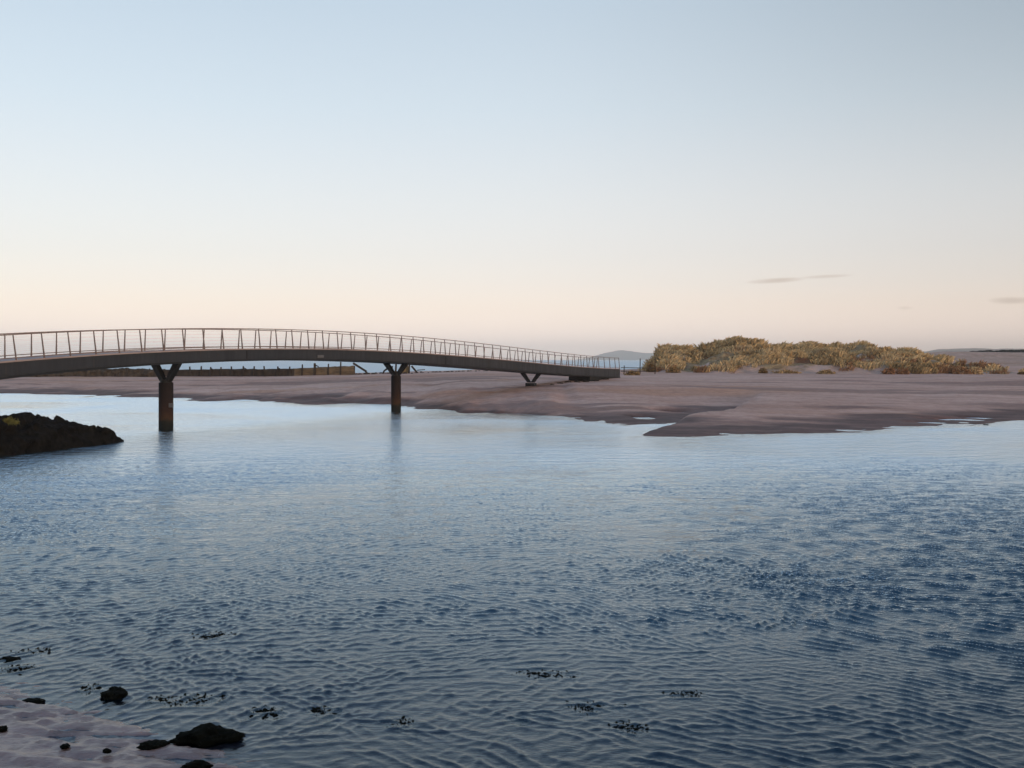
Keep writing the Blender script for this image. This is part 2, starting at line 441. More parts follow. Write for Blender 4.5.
sy = [172.0]
while sy[-1] < 10500: sy.append(sy[-1]*1.03)
build_water('sea', np.array(sy), np.linspace(-1.5, 1.5, 160), SEA, 'open sea behind the beach with lines of surf')

def gz(x, y): return float(ground_z(np.array([x]), np.array([y]), False)[0])

# ------------------------------------------------------------------ footbridge
M = .53
dv = Vector((M, 1, 0)).normalized(); nv = Vector((-dv.y, dv.x, 0))    # along the bridge; from near face to far face
W = 3.2
Y1 = CAM_H*F/(430-HOR); X1 = (166-512)/F*Y1                            # foot of the first pier, on the centre line
def line(off):          # a point on the line parallel to the centre line; off along nv
    return Vector((X1, Y1, 0)) + nv*off
def hit(px, off):       # distance along the line where column px of the picture crosses it
    p = line(off); u = (px-512)/F
    return (u*p.y-p.x)/(dv.x-u*dv.y)
def prof(samples, off):
    s = []; z = []
    for px, py in samples:
        t = hit(px, off); p = line(off)+dv*t
        s.append(t); z.append(CAM_H-(py-HOR)/F*p.y)
    return np.polyfit(s, z, 4)
TOPS = [(0,361.4),(55,359.2),(110,356.5),(166,353.9),(220,350.2),(275,348.4),(330,348.5),(396,352.0),(440,355.8),(495,360.2),(540,363.7),(585,367.0),(618,369.4)]
BOTS = [(0,378.2),(55,374.0),(110,369.6),(166,366),(220,361.8),(275,359.2),(330,359.5),(396,363.5),(440,365.8),(495,369.6),(540,372.8),(585,376),(618,378)]
cT = prof(TOPS, -W/2); cB = prof(BOTS, -W/2)
S0 = hit(-60, -W/2)-17; S1 = hit(620, -W/2)
zt = lambda s: float(np.polyval(cT, s)); zb = lambda s: float(np.polyval(cB, s))
def zext(f, s):
    lo = hit(-5, -W/2)
    if s < lo: return f(lo)+(f(lo+1)-f(lo))*(s-lo)
    return f(s)
ZT = lambda s: zext(zt, s); ZB = lambda s: zext(zb, s)
def P(s, off, z): 
    p = line(off)+dv*s; return Vector((p.x, p.y, z))
bridge = empty('footbridge', P(0, 0, 0), 'long low arched footbridge with dark steel deck on piers over the river', 'bridge')
N = 90
ss = [S0+(S1-S0)*i/N for i in range(N+1)]
mb = MB(); rows = []
for s in ss:
    t, b = ZT(s), ZB(s)
    rows.append([P(s, -W/2, t), P(s, -W/2, b+.10), P(s, -W/2+.06, b+.10), P(s, -W/2+.06, b+.02), P(s, -W/2+.5, b), P(s, W/2-.5, b), P(s, W/2-.06, b+.02), P(s, W/2-.06, b+.1), P(s, W/2, b+.10), P(s, W/2, t)])
mb.sweep(rows); mb.build('deck_girder', GIRDER, bridge)
mb = MB(); rows = [[P(s, o, ZB(s)+dz) for o, dz in ((-W/2-.05, .0), (-W/2-.05, .13), (-W/2+.055, .13), (-W/2+.055, .0))] for s in ss]
mb.sweep(rows); mb.build('bottom_flange', SOFFIT, bridge)
mb = MB(); rows = [[P(s, o, ZT(s)+dz) for o, dz in ((-W/2+.16, .004), (-W/2+.16, .05), (W/2-.16, .05), (W/2-.16, .004))] for s in ss]
mb.sweep(rows); mb.build('walkway', EDGE, bridge)
slope = lambda s: (ZT(s+.5)-ZT(s-.5))
RH = 1.40; LEAN = .13
def rail_pt(s, sd, h):          # point at height h of the parapet on side sd (-1 near, 1 far); leans inward, square to the deck
    off = sd*(W/2-.03) - sd*LEAN*h/RH
    return P(s-slope(s)*h, off, ZT(s)+h)
for sd in (-1, 1):
    mb = MB(); rows = [[P(s, sd*(W/2-.01)+o, ZT(s)+dz) for o, dz in ((-.06, .003), (-.06, .085), (.06, .085), (.06, .003))] for s in ss]
    mb.sweep(rows); mb.build('deck_edge_strip', EDGE, bridge)
    for nm, h, w, d in (('handrail', RH, .075, .055), ('lower_rail', .21, .035, .05)):
        mb = MB(); rows = []
        for s in ss:
            c = rail_pt(s, sd, h)
            rows.append([c+nv*a*w/2+Vector((0, 0, b*d/2)) for a, b in ((-1,-1),(-1,1),(1,1),(1,-1))])
        mb.sweep(rows); mb.build(nm, RAIL, bridge)
    mb = MB()
    for h in (.42, .63, .84, 1.05, 1.24):
        mb.sweep([[rail_pt(s, sd, h)+nv*a*.0018+Vector((0, 0, b*.0018)) for a, b in ((-1,-1),(-1,1),(1,1),(1,-1))] for s in ss[::2]])
    mb.build('wire_infill', RAIL, bridge)
# posts
def fit_posts(pxs, off):
    s = np.array([hit(p, off) for p in pxs]); n = np.arange(len(s)); b, a = np.polyfit(n, s, 1)
    return a, b
NEAR = [12.9,41.3,67.7,93.5,117,139.6,161.5,182.3,202.6,222,240.7,258.5,275.6,291.6,307.5,322.3,337,350.5,364.7,376.3,389.7,401.5,413,423,434.5,444.5,455,464.6,474.5,483.5,492.5,500.6,509.6,517.5,525,532.5,540,547.5]
FARP = [4.8, 31.5, 56.6, 80.5, 103.3, 125.1, 145.5, 165.4, 185.4, 204.2, 222, 239.5, 255.9, 271.3, 286.5, 301.4, 315.8]
posts = []
for sd, lst in ((-1, NEAR), (1, FARP)):
    q = []
    for px in lst:
        s = hit(px, sd*(W/2-.03-LEAN)); s = s+slope(s)*RH; q.append(s)
    b = (q[-1]-q[-9])/8; b0 = (q[8]-q[0])/8
    while q[-1]+b < S1-.3: q.append(q[-1]+b)
    while q[0]-b0 > S0: q.insert(0, q[0]-b0)
    posts += [(a, sd) for a in q]+[(S1-.06, sd)]
seen = lambda q: (lambda p: (p.x/p.y*F+512) > -6)(P(q[0], q[1]*W/2, 0))
posts.sort(key=lambda q: (not seen(q), q[0]))
def post_into(mb, s, sd):
    a, b = rail_pt(s, sd, .0)+Vector((0, 0, .06)), rail_pt(s, sd, RH-.03)
    mb.taper(a, b, .05, .085, .035, .06, dv, nv)
for s, sd in posts[:98]:
    mb = MB(); post_into(mb, s, sd); mb.build('parapet_post', RAIL, bridge)
if len(posts) > 98:
    mb = MB()
    for s, sd in posts[98:]: post_into(mb, s, sd)
    tag(mb.build('parapet_posts', RAIL, bridge), kind='stuff')
# splice covers and the small plate on the near face
for px in (247, 446):
    s = hit(px, -W/2); mb = MB()
    mb.box(P(s, -W/2-.012, (ZT(s)+ZB(s))/2+.05), dv, nv, Vector((0, 0, 1)), .05, .01, (ZT(s)-ZB(s))/2-.09)
    mb.build('splice_plate', SOFFIT, bridge)
s = hit(320.5, -W/2); mb = MB()
mb.box(P(s, -W/2-.02, (ZT(s)+ZB(s))/2-.09), dv, nv, Vector((0, 0, 1)), .36, .015, .10)
mb.build('face_plate', PLATE, bridge, bevel=.008)
# piers
def pier(px, zcap, rad, round_col=True, zbot=-1.8):
    s = hit(px, 0); zbm = ZB(s)
    mb = MB()
    if round_col:
        mb.tube([P(s, 0, zbot), P(s, 0, .4), P(s, 0, zcap-.06), P(s, 0, zcap)], [rad, rad, rad, rad-.03], 20)
    else:
        mb.box(P(s, 0, (zcap+zbot)/2), dv, nv, Vector((0, 0, 1)), rad, rad+.2, (zcap-zbot)/2)
    col = mb.build('pier', PIER if round_col else SOFFIT, bridge, smooth=False)
    if round_col:
        for p in col.data.polygons: p.use_smooth = abs(p.normal.z) < .5
        mb = MB(); mb.tube([P(s, 0, zcap+.003), P(s, 0, zcap+.16)], [.36, .33], 16); mb.build('bearing_base', SOFFIT, col)
        q = P(s, 0, 0); 
    
    for e in (-1, 1):
        mb = MB()
        mb.taper(P(s, e*.20, zcap+.06), P(s, e*1.02, ZB(s)+.04), .34, .34, .34, .48, dv, nv)
        mb.build('raking_strut', SOFFIT, col)
    return col
p1 = pier(166, CAM_H-(382.3-HOR)/F*Y1, .44)
yy2 = P(hit(396, 0), 0, 0).y
p2 = pier(396, CAM_H-(375.5-HOR)/F*yy2, .42)
pm = P(hit(531, 0), 0, 0); gm = gz(pm.x, pm.y)
pier(531, max(gm+.12, CAM_H-(383-HOR)/F*pm.y), .32, False, gm-.8)
# small fender fixed to the first pier
s = hit(166, 0); mb = MB(); c = P(s, 0, 1.55)+Vector((.40, -.24, 0)); mb.box(c, Vector((1, 0, 0)), Vector((0, 1, 0)), Vector((0, 0, 1)), .13, .10, .14)
mb.build('bracket', PLATE, p1, bevel=.02)
# abutment on the beach
pe = P(S1, 0, 0); ge = gz(pe.x, pe.y)
mb = MB(); sA = S1-9
for i in range(1):
    mb.sweep([[P(s, -W/2+.25, min(gz(P(s,0,0).x, P(s,0,0).y), ZB(s))-.8), P(s, -W/2+.25, ZB(s)-.004+.0), P(s, W/2-.25, ZB(s)-.004), P(s, W/2-.25, ZB(s)-1.6)] for s in (sA, S1-4, S1-.3)])
mb.build('abutment', SOFFIT, bridge)

# ------------------------------------------------------------------ boulders and rocks
def boulder_mesh(name, sx, sy, sz, seed, sub=4, amp=.28, freq=1.6, flat=True):
    bm = bmesh.new(); bmesh.ops.create_icosphere(bm, subdivisions=sub, radius=1)
    o = Vector((seed*7.3, seed*3.1, -seed*5.7))
    for v in bm.verts:
        p = v.co.normalized()
        c = mnoise.voronoi(p*freq*1.1+o)[0]
        r = 1 + amp*mnoise.fractal(p*freq+o, 1, 2, 4) + amp*.7*(c[1]-c[0]-.3) + amp*.25*mnoise.fractal(p*freq*5+o, 1, 2, 3)
        q = p*r
        v.co = Vector((q.x*sx, q.y*sy, q.z*sz))
        if flat and v.co.z < -.55*sz: v.co.z = -.55*sz
    me = bpy.data.meshes.new(name); bm.to_mesh(me); bm.free()
    return me
def put_rock(name, px, py, wpx, hpx, label, seed, group, cat='rock', mat=WEED, aspect=1.0, sink=.25, rot=0, amp=.28):
    p = at_z(px, py+hpx*.35, 0); g = max(gz(p.x, p.y), -.25)
    p = at_z(px, py+hpx*.35, max(g, 0))
    sc = p.y/F; hw = wpx*sc/2; hz = max(hpx*sc*.54, .03)
    me = boulder_mesh(name, hw, hw*aspect, hz, seed, amp=amp)
    o = link_mesh(name, me, mat, smooth=True)
    o.location = (p.x, p.y, g + hz*(.55-sink)); o.rotation_euler.z = rot
    tag(o, label, cat, group)
    return o
G = 'dark weedy rocks in the near shallows'
put_rock('boulder', 114, 691, 25, 14, 'rounded weed-covered boulder standing alone at the edge of the rippled sand', 1, G, sink=.1)
put_rock('boulder', 208, 734, 64, 19, 'largest long low black rock lying on the near sand edge', 2, G, aspect=.42, sink=.1, rot=.18, amp=.34)
put_rock('boulder', 155, 744, 27, 9, 'small flat black rock just left of the long low rock', 3, G, aspect=.6, rot=.2, amp=.34)
put_rock('boulder', 10, 656, 22, 9, 'ragged black rock in the water at the left edge of the photo', 4, G, aspect=.5, amp=.36)
put_rock('boulder', 197, 765, 30, 11, 'dark rock cut off by the bottom edge below the long rock', 5, G, aspect=.6)
put_rock('boulder', 33, 700, 22, 5, 'thin flat dark stone at the top of the sand, left of the rounded boulder', 6, G, aspect=.5)
put_rock('boulder', 517, 709, 26, 9, 'lone brown-black rock awash in mid water at the bottom centre', 8, G, aspect=.55, sink=.0, amp=.36)
put_rock('boulder', 495, 729, 14, 5, 'smallest rock tip breaking the water below the lone midwater rock', 9, G, aspect=.6, sink=.0)
G2 = 'small pebbles on the near sand'
put_rock('pebble', 3, 728, 9, 6, 'dark pebble at the left edge of the near sand', 10, G2, 'stone')
put_rock('pebble', 65, 746, 9, 4, 'tiny dark pebble in the middle of the near sand', 11, G2, 'stone')
put_rock('pebble', 107, 751, 9, 3, 'flat sliver of dark stone on the sand below the small flat rock', 12, G2, 'stone', aspect=.6)
# floating and shallow weed
def weed(px, py, wpx, hpx, label, seed):
    p = at_z(px, py, 0); sc = p.y/F; hw = wpx*sc/2; hd = max(hpx*p.y*p.y/(CAM_H*F)/2, .12)
    r = random.Random(seed); bm = bmesh.new()
    n = int(30+wpx*1.6)
    cl = [(r.uniform(-.8, .8), r.uniform(-.7, .7)) for _ in range(5)]
    for i in range(n):
        cx, cy = r.choice(cl); x = (cx+r.gauss(0, .38))*hw; y = (cy+r.gauss(0, .42))*hd
        a = r.uniform(0, 6.28); L = r.uniform(.06, .17); w = r.uniform(.007, .022)
        pts = []
        z0 = -.040
        for k in range(5):
            t = k/4; a += r.uniform(-.6, .6)
            pts.append(Vector((x, y, z0+.040*math.sin(t*3.0)*r.uniform(.3, 1.1))))
            x += math.cos(a)*L/4; y += math.sin(a)*L/4
        prev = None
        for k, q in enumerate(pts):
            ww = w*(1-.6*abs(k/4-.4))
            d = Vector((-math.sin(a), math.cos(a), 0))*ww
            cur = [bm.verts.new(q-d), bm.verts.new(q+Vector((0, 0, .014))), bm.verts.new(q+d), bm.verts.new(q-Vector((0, 0, .014)))]
            if prev:
                for j in range(4): bm.faces.new((prev[j], prev[(j+1)%4], cur[(j+1)%4], cur[j]))
            else: bm.faces.new(cur[::-1])
            prev = cur
        bm.faces.new(prev)
    cv = bm.verts.new((0, 0, -.02)); rv = []
    for k in range(28):
        a = k/28*6.2832; q = .75+.35*mnoise.noise(Vector((math.cos(a)*1.6+seed, math.sin(a)*1.6, 0)))
        rv.append(bm.verts.new((math.cos(a)*hw*1.3*q, math.sin(a)*hd*1.5*q, -.05)))
    for k in range(28): bm.faces.new((cv, rv[k], rv[(k+1) % 28]))
    me = bpy.data.meshes.new('seaweed_clump'); bm.to_mesh(me); bm.free()
    o = link_mesh('seaweed_clump', me, WEED, smooth=True); o.location = (p.x, p.y, 0)
    tag(o, label, 'seaweed', 'clumps of floating seaweed in the near water')
WL = [(217, 634, 34, 7, 'loose seaweed streak alone in open water on the left, farthest from the sand'),
      (91, 690, 20, 9, 'ragged seaweed touching the left side of the rounded boulder'),
      (14, 668, 34, 8, 'seaweed patch just below the ragged rock at the left edge'),
      (165, 701, 26, 7, 'seaweed patch in the shallows above the small flat rock'),
      (203, 699, 32, 10, 'seaweed patch in the shallows above the long low rock'),
      (268, 711, 26, 7, 'seaweed strands to the right above the long low rock'),
      (325, 710, 20, 9, 'dark tuft of seaweed between the long rock and the lone midwater rock'),
      (405, 721, 18, 6, 'faint small seaweed tuft nearest the left of the midwater rock'),
      (546, 674, 44, 5, 'thin seaweed line above the lone midwater rock'),
      (597, 707, 44, 8, 'seaweed streak level with and right of the lone midwater rock'),
      (632, 727, 34, 8, 'lowest seaweed streak right of the midwater rock, near the bottom'),
      (684, 692, 34, 5, 'rightmost thin seaweed streak in the open near water'),
      (35, 650, 26, 5, 'thin seaweed strands just right above the ragged left-edge rock')]
for i, w in enumerate(WL): weed(*w, 300+i)

# rock outcrop on the left
def outcrop():
    nx, ny = 150, 90
    # ridge from the tip towards the left bank
    tip = at_z(124, 441, 0); 
    xs = np.linspace(0, 1, nx); vs = np.linspace(-1, 1, ny)
    # stations: px of the ridge, top row, front waterline row
    st = np.array([[123, 441.0, 442.0], [112, 436, 445], [105, 431, 446.5], [92, 429.5, 448.5], [75, 427.5, 451.5], [60, 424.5, 454], [50, 419.5, 455.5], [44, 417, 456], [36, 420, 457], [27, 416, 458], [14, 415, 459.5], [0, 416, 461], [-25, 413, 464], [-60, 408, 468], [-120, 402, 474]])
    t = np.linspace(0, 1, len(st)); px = np.interp(xs, t, st[:, 0]); top = np.interp(xs, t, st[:, 1]); bot = np.interp(xs, t, st[:, 2])
    V = []
    for i in range(nx):
        yf = CAM_H*F/(bot[i]-HOR)
        half = .3+min(3.4, 9*xs[i]); yc = yf+half
        xc = (px[i]-512)/F*yc; H = max(CAM_H-(top[i]-HOR)/F*yc, .02)
        for v in vs:
            V.append((xc, yc+v*half*(1.0 if v < 0 else 1.1), (H+.45)*max(1-abs(v)**2.2, 0)-.45))
    V = np.array(V).reshape(nx, ny, 3)
    X, Y, Z = V[..., 0], V[..., 1], V[..., 2]
    n = fbm(X/1.3, Y/1.3, 4, 301)*.6 + np.abs(fbm(X/.6, Y/.6, 3, 305))*.6-.12 + fbm(X/.22, Y/.22, 3, 309)*.10
    env = np.clip((Z+.45)/1.0, 0, 1)
    V[..., 2] = Z+n*env*.62
    V[..., 1] += fbm(X/.9, Z/.5+X, 3, 311)*.30*env; V[..., 0] += fbm(Y/.9, Z/.5, 3, 312)*.22*env
    me = raw_mesh('rock_outcrop', V.reshape(-1, 3), grid_faces(nx, ny))
    o = link_mesh('rock_outcrop', me, OUTC)
    tag(o, 'low black seaweed-dark rock spur running into the river under the left of the bridge', 'rock')
    return V
OC = outcrop()
def tuft(name, c, n, size, mat, seed):
    r = np.random.default_rng(seed); d = r.normal(0, 1, (n, 3)); d /= np.linalg.norm(d, axis=1)[:, None]; d[:, 2] = np.abs(d[:, 2])
    lump = np.array([1+.55*mnoise.noise(Vector(q)*2.4+Vector((seed, 3, 0))) for q in d])
    p = d*(r.uniform(.3, 1, n)*lump)[:, None]*np.array(size); a = d+r.normal(0, .45, (n, 3)); a /= np.linalg.norm(a, axis=1)[:, None]
    w = np.cross(a, r.normal(0, 1, (n, 3))); w /= np.linalg.norm(w, axis=1)[:, None]; L = r.uniform(.06, .16, n)[:, None]
    v = np.stack([p-w*.012, p+w*.012, p+a*L+w*.005, p+a*L-w*.005], 1).reshape(-1, 3)
    o = link_mesh(name, raw_mesh(name, v, np.arange(n*4).reshape(-1, 4)), mat); o.location = c; return o
def ray_at(px, py):
    from mathutils.bvhtree import BVHTree
    n, m_, _ = OC.shape
    bv = BVHTree.FromPolygons([tuple(p) for p in OC.reshape(-1, 3)], [tuple(int(i) for i in f) for f in grid_faces(n, m_)])
    h = bv.ray_cast(Vector((0, 0, CAM_H)), at_y(px, py, 1.0)-Vector((0, 0, CAM_H)))
    return h[0]
tag(tuft('grass_tuft', ray_at(9, 424), 520, (.40, .34, .26), STRAW, 5), 'yellow dry grass tuft on top of the black rock spur', 'grass')

# ------------------------------------------------------------------ old sea wall and timber at the back of the beach
YW = 182.0
def wall_z(px, py): return CAM_H-(py-HOR)/F*YW
wall_root = empty('breakwater', at_y(150, 377, YW), 'long ruined dark breakwater with timber posts along the back of the beach behind the bridge', 'breakwater')
def wall_strip(name, prof_, mat, thick, amp, seed, y0=YW):
    """prof_: (px, top row, foot row)"""
    pr = np.array(prof_, float); n = int((pr[-1, 0]-pr[0, 0])*2.2)
    px = np.linspace(pr[0, 0], pr[-1, 0], n); top = np.interp(px, pr[:, 0], pr[:, 1]); bot = np.interp(px, pr[:, 0], pr[:, 2])
    m = 12; V = np.zeros((n, m, 3))
    for j in range(m):
        t = j/(m-1)
        if t < .5: yo, hz = -thick/2, t/.45
        else: yo, hz = thick/2, (1-t)/.45
        hz = min(hz, 1)
        X = (px-512)/F*y0; zt_ = CAM_H-(top-HOR)/F*y0; zb_ = CAM_H-(bot-HOR)/F*y0-.5
        Z = zb_+(zt_-zb_)*hz
        nn = fbm(X/1.1+j*1.7*amp, Z/.6+j*.3, 4, seed)*amp
        V[:, j, 0] = X; V[:, j, 1] = y0+yo*(1.3-.4*hz)+nn; V[:, j, 2] = Z+nn*.45*hz
    return link_mesh(name, raw_mesh(name, V.reshape(-1, 3), grid_faces(n, m)), mat, wall_root)
wall_strip('rubble_bank', [(-70, 372, 381), (0, 373, 380), (50, 373.5, 379.2), (80, 371, 379), (105, 369.2, 378.6), (130, 368.8, 378.2), (150, 369, 377.8), (165, 370, 377.4)], STONE, 2.2, .8, 401)
wall_strip('wall', [(163, 369.8, 377.4), (200, 369.3, 377.1), (240, 369.0, 376.9), (280, 369.0, 376.8), (296, 368.4, 376.9)], TIMB, 1.0, .22, 402)
wall_strip('timber_section', [(295, 368.4, 376.9), (312, 367.6, 377.0), (330, 367.0, 377.1), (340, 366.0, 377.1), (350, 366.2, 377.2), (353, 365.6, 377.2), (354.5, 366.3, 377.2)], TIMBR, 1.4, .30, 403)
for i, px in enumerate([105, 116, 127, 138, 150, 190.5, 200.5, 211, 221, 232, 243, 253.5, 264.7, 277, 289, 302, 315, 328, 340.5]):
    mb = MB(); h = random.Random(i).uniform(1.9, 4.0) if px > 180 else random.Random(i).uniform(1.0, 2.0)
    if px in (315, 340.5): h = 4.4
    tp = np.interp(px, [100, 165, 296, 340], [369.5, 370, 368.6, 366.2])
    a = at_y(px, 377, YW-.75); b = at_y(px+random.Random(i+9).uniform(-1, 1.0), tp-h, YW-.75)
    w = .42 if px in (315,) else .26
    mb.taper(a, b, w*1.1, w*1.1, w*.8, w*.8, (1, 0, 0), (0, 1, 0))
    if i % 3 == 1 and px > 180: mb.bar(b-Vector((.0, 0, .25)), b+Vector((.7, 0, -.65)), .14, .16)
    mb.build('post', TIMB, wall_root)
def beam(pts, w, label, mat=TIMB, y=YW):
    mb = MB(); base = at_y(*pts[0], y)
    for q0, q1 in zip(pts, pts[1:]): mb.bar(at_y(*q0, y), at_y(*q1, y), w, w, (0, 1, 0))
    o = mb.build('timber_beam', mat); tag(o, label, 'beam', 'loose leaning timbers on the beach')
beam([(353.2, 363.2), (366.5, 371.6), (366.0, 374.5)], .36, 'thick dark timber beam slanting down from the right end of the breakwater')
beam([(391, 366.0), (384.0, 371.0), (383.0, 374.5)], .30, 'short timber leaning left of the second bridge pier')
beam([(411.5, 366.0), (418, 373.5)], .32, 'short timber slanting down just right of the second bridge pier')
beam([(417, 370.2), (425, 369.6)], .16, 'thin nearly level timber bar right of the second bridge pier')
# ruined timber crib behind the second pier
crib = empty('timber_crib', at_y(399, 375, YW), 'broken golden brown timber crib standing behind the second bridge pier', 'ruin')
mb = MB(); c = at_y(403.5, 370, YW)
mb.taper(at_y(402.5, 376, YW), at_y(404.5, 364.5, YW), 2.6, 1.6, 1.2, 1.0, (1, 0, 0), (0, 1, 0)); mb.build('block', mat_basic('gold_timber', (.16, .10, .045), (.34, .22, .10), 1.5, .9, .5, .06, .1), crib, bevel=.1)
for px in (391.5, 395.5, 408.8):
    mb = MB(); mb.taper(at_y(px, 376, YW-1.0), at_y(px+.6, 364.0 if px > 392 else 366, YW-1.0), .34, .34, .28, .28, (1, 0, 0), (0, 1, 0)); mb.build('post', TIMB, crib)

# rocks scattered along the back of the beach
rk = random.Random(3); protos = [boulder_mesh('beach_stone', 1, .8, .62, 40+i, sub=3) for i in range(5)]
for me in protos:
    me.materials.append(STONE); me.polygons.foreach_set('use_smooth', [True]*len(me.polygons))
def stone(px, py, Y, wpx, label, group, i, hz=1.0, name='beach_stone'):
    o = bpy.data.objects.new(name, protos[i % 5]); COL.objects.link(o)
    p = at_y(px, py, Y); w = wpx*Y/F/2; g = gz(p.x, p.y)
    o.location = (p.x, p.y, g+w*.12*hz); o.scale = (w, w*.9, w*hz); o.rotation_euler.z = rk.uniform(0, 6.28)
    tag(o, label, 'stone', group); return o
for i in range(44):
    px = 357+i*3.95+rk.uniform(-1.2, 1.2)
    stone(px, 375, YW+rk.uniform(-2.5, 2), rk.uniform(2.6, 6.2)*(1.15 if px < 410 else .8), 'small brown stone in the low stone line across the beach behind the bridge', 'line of stones at the back of the beach', i, rk.uniform(.5, .9))
ye = pe.y
for i, (px, dy, w) in enumerate([(552, -9, 6), (560, -8, 8), (568, -7, 7), (577, -6.5, 9), (586, -6, 8), (596, -6, 8), (606, -5, 7)]):
    p = P(hit(px, -W/2), -W/2-.2, 0)
    stone(px, 380, p.y-.3, w, 'dark stone tucked under the landward end of the bridge deck', 'stones under the landward end of the bridge', i, .42)
stone(986, 400, 4.4*.62*F/40.5, 6, 'single small dark stone on the open sand near the right edge', None, 2, .6)

# ------------------------------------------------------------------ dune
OUT = [(640, 370.5), (646, 368), (649, 359), (654, 357.5), (658, 350.5), (661, 346), (668, 346.5), (674, 348.5), (680, 348.2), (690, 346), (700, 347), (706, 343), (712, 342), (716, 339), (724, 339), (733, 338.5), (745, 341), (756, 343.5), (770, 346), (782, 347), (790, 347.5), (800, 345.5), (810, 344), (816, 344.5), (826, 346), (835, 343.5), (845, 343), (855, 343), (862, 347), (870, 349), (878, 350), (884, 348.4), (890, 347), (898, 347.5), (905, 348), (912, 351), (930, 353.5), (950, 356), (968, 358.5), (982, 363), (992, 369), (1002, 373)]
YR, YF, YB = 188.0, 163.0, 226.0
o_px = np.array([q[0] for q in OUT], float); o_py = np.array([q[1] for q in OUT], float)
o_X = (o_px-512)/F*YR; o_H = CAM_H-(o_py-HOR)/F*YR
def dune_h(X, Y):
    XS = X-(Y-YR)*.135*(1-sstep(30, 60, X))
    lift = np.interp(XS, o_X, o_H, left=1.2, right=1.2)
    base = ground_z(X, np.minimum(Y, 190), False)-.25
    yf = YF+3.5*fbm(X/9, X*0+3.3, 3, 501)+np.interp(X, [60, 75, 95], [0, 2, 6]) + np.interp(XS, [24, 26, 31], [10, 4, 0])
    t = np.clip((Y-yf)/(YR-yf), 0, 1); p = np.where(Y < YR, 1-(1-t)**1.9, 1-sstep(YR+4, YB, Y)*.9)
    mound = fbm(X/7.5, Y/6.0, 4, 505); m2 = np.abs(fbm(X/3.2, Y/2.6, 3, 509))
    h = base+(lift-base)*p - 1.15*p + .6*fbm(X/2.2, Y*0+.5, 3, 521)*p*np.clip((lift-base)/3, 0, 1)
    amp = np.clip((lift-base)/5.5, .12, 1)*np.minimum(t*2.2, 1)*np.where(Y < YR, 1-.75*sstep(YR-9, YR, Y), .25)
    return h+amp*(mound*2.4-.15-m2*1.0) + .10*fbm(X/1.0, Y/1.0, 3, 511)*np.minimum(t*3, 1), t, mound
xs = np.arange(o_X[0]-1, o_X[-1]+1, .28); ys_ = np.concatenate([np.arange(YF-7, YR+5, .32), np.arange(YR+5, YB+2, 1.2)])
DY, DX = np.meshgrid(ys_, xs, indexing='ij'); DH, DT, DM = dune_h(DX, DY)
vegd = np.clip(sstep(.05, .22, DT+.16*fbm(DX/4, DY/3, 3, 515))*1.0, 0, 1)
def mat_dune():
    m = NT('dune_sand'); veg = m.attr('veg')
    n1 = m.noise(.22, 6, .65); n2 = m.noise(1.1, 5, .7)
    sand = m.ramp(n1, [(.3, (.42, .26, .20, 1)), (.7, (.58, .40, .32, 1))])
    v = m.ramp(n2, [(.28, (.12, .08, .045, 1)), (.45, (.26, .17, .09, 1)), (.62, (.36, .255, .14, 1)), (.8, (.50, .38, .22, 1))])
    rust = m.mix(m.mrange(m.noise(.16, 3, .5), .55, .68), v, (.16, .07, .035, 1))
    k = m.math('MULTIPLY', veg, m.mrange(m.noise(.33, 5, .6), .36, .47), True)
    return m.fin(m.mix(k, sand, rust), .95, m.bump(n2, .9, .35), .1)
tag(link_mesh('dune', raw_mesh('dune', np.stack([DX, DY, DH], -1).reshape(-1, 3), grid_faces(*DX.shape), {'veg': vegd}), mat_dune(), smooth=True),
    'long low sand dune behind the beach at the bridge end', 'dune', kind='structure')
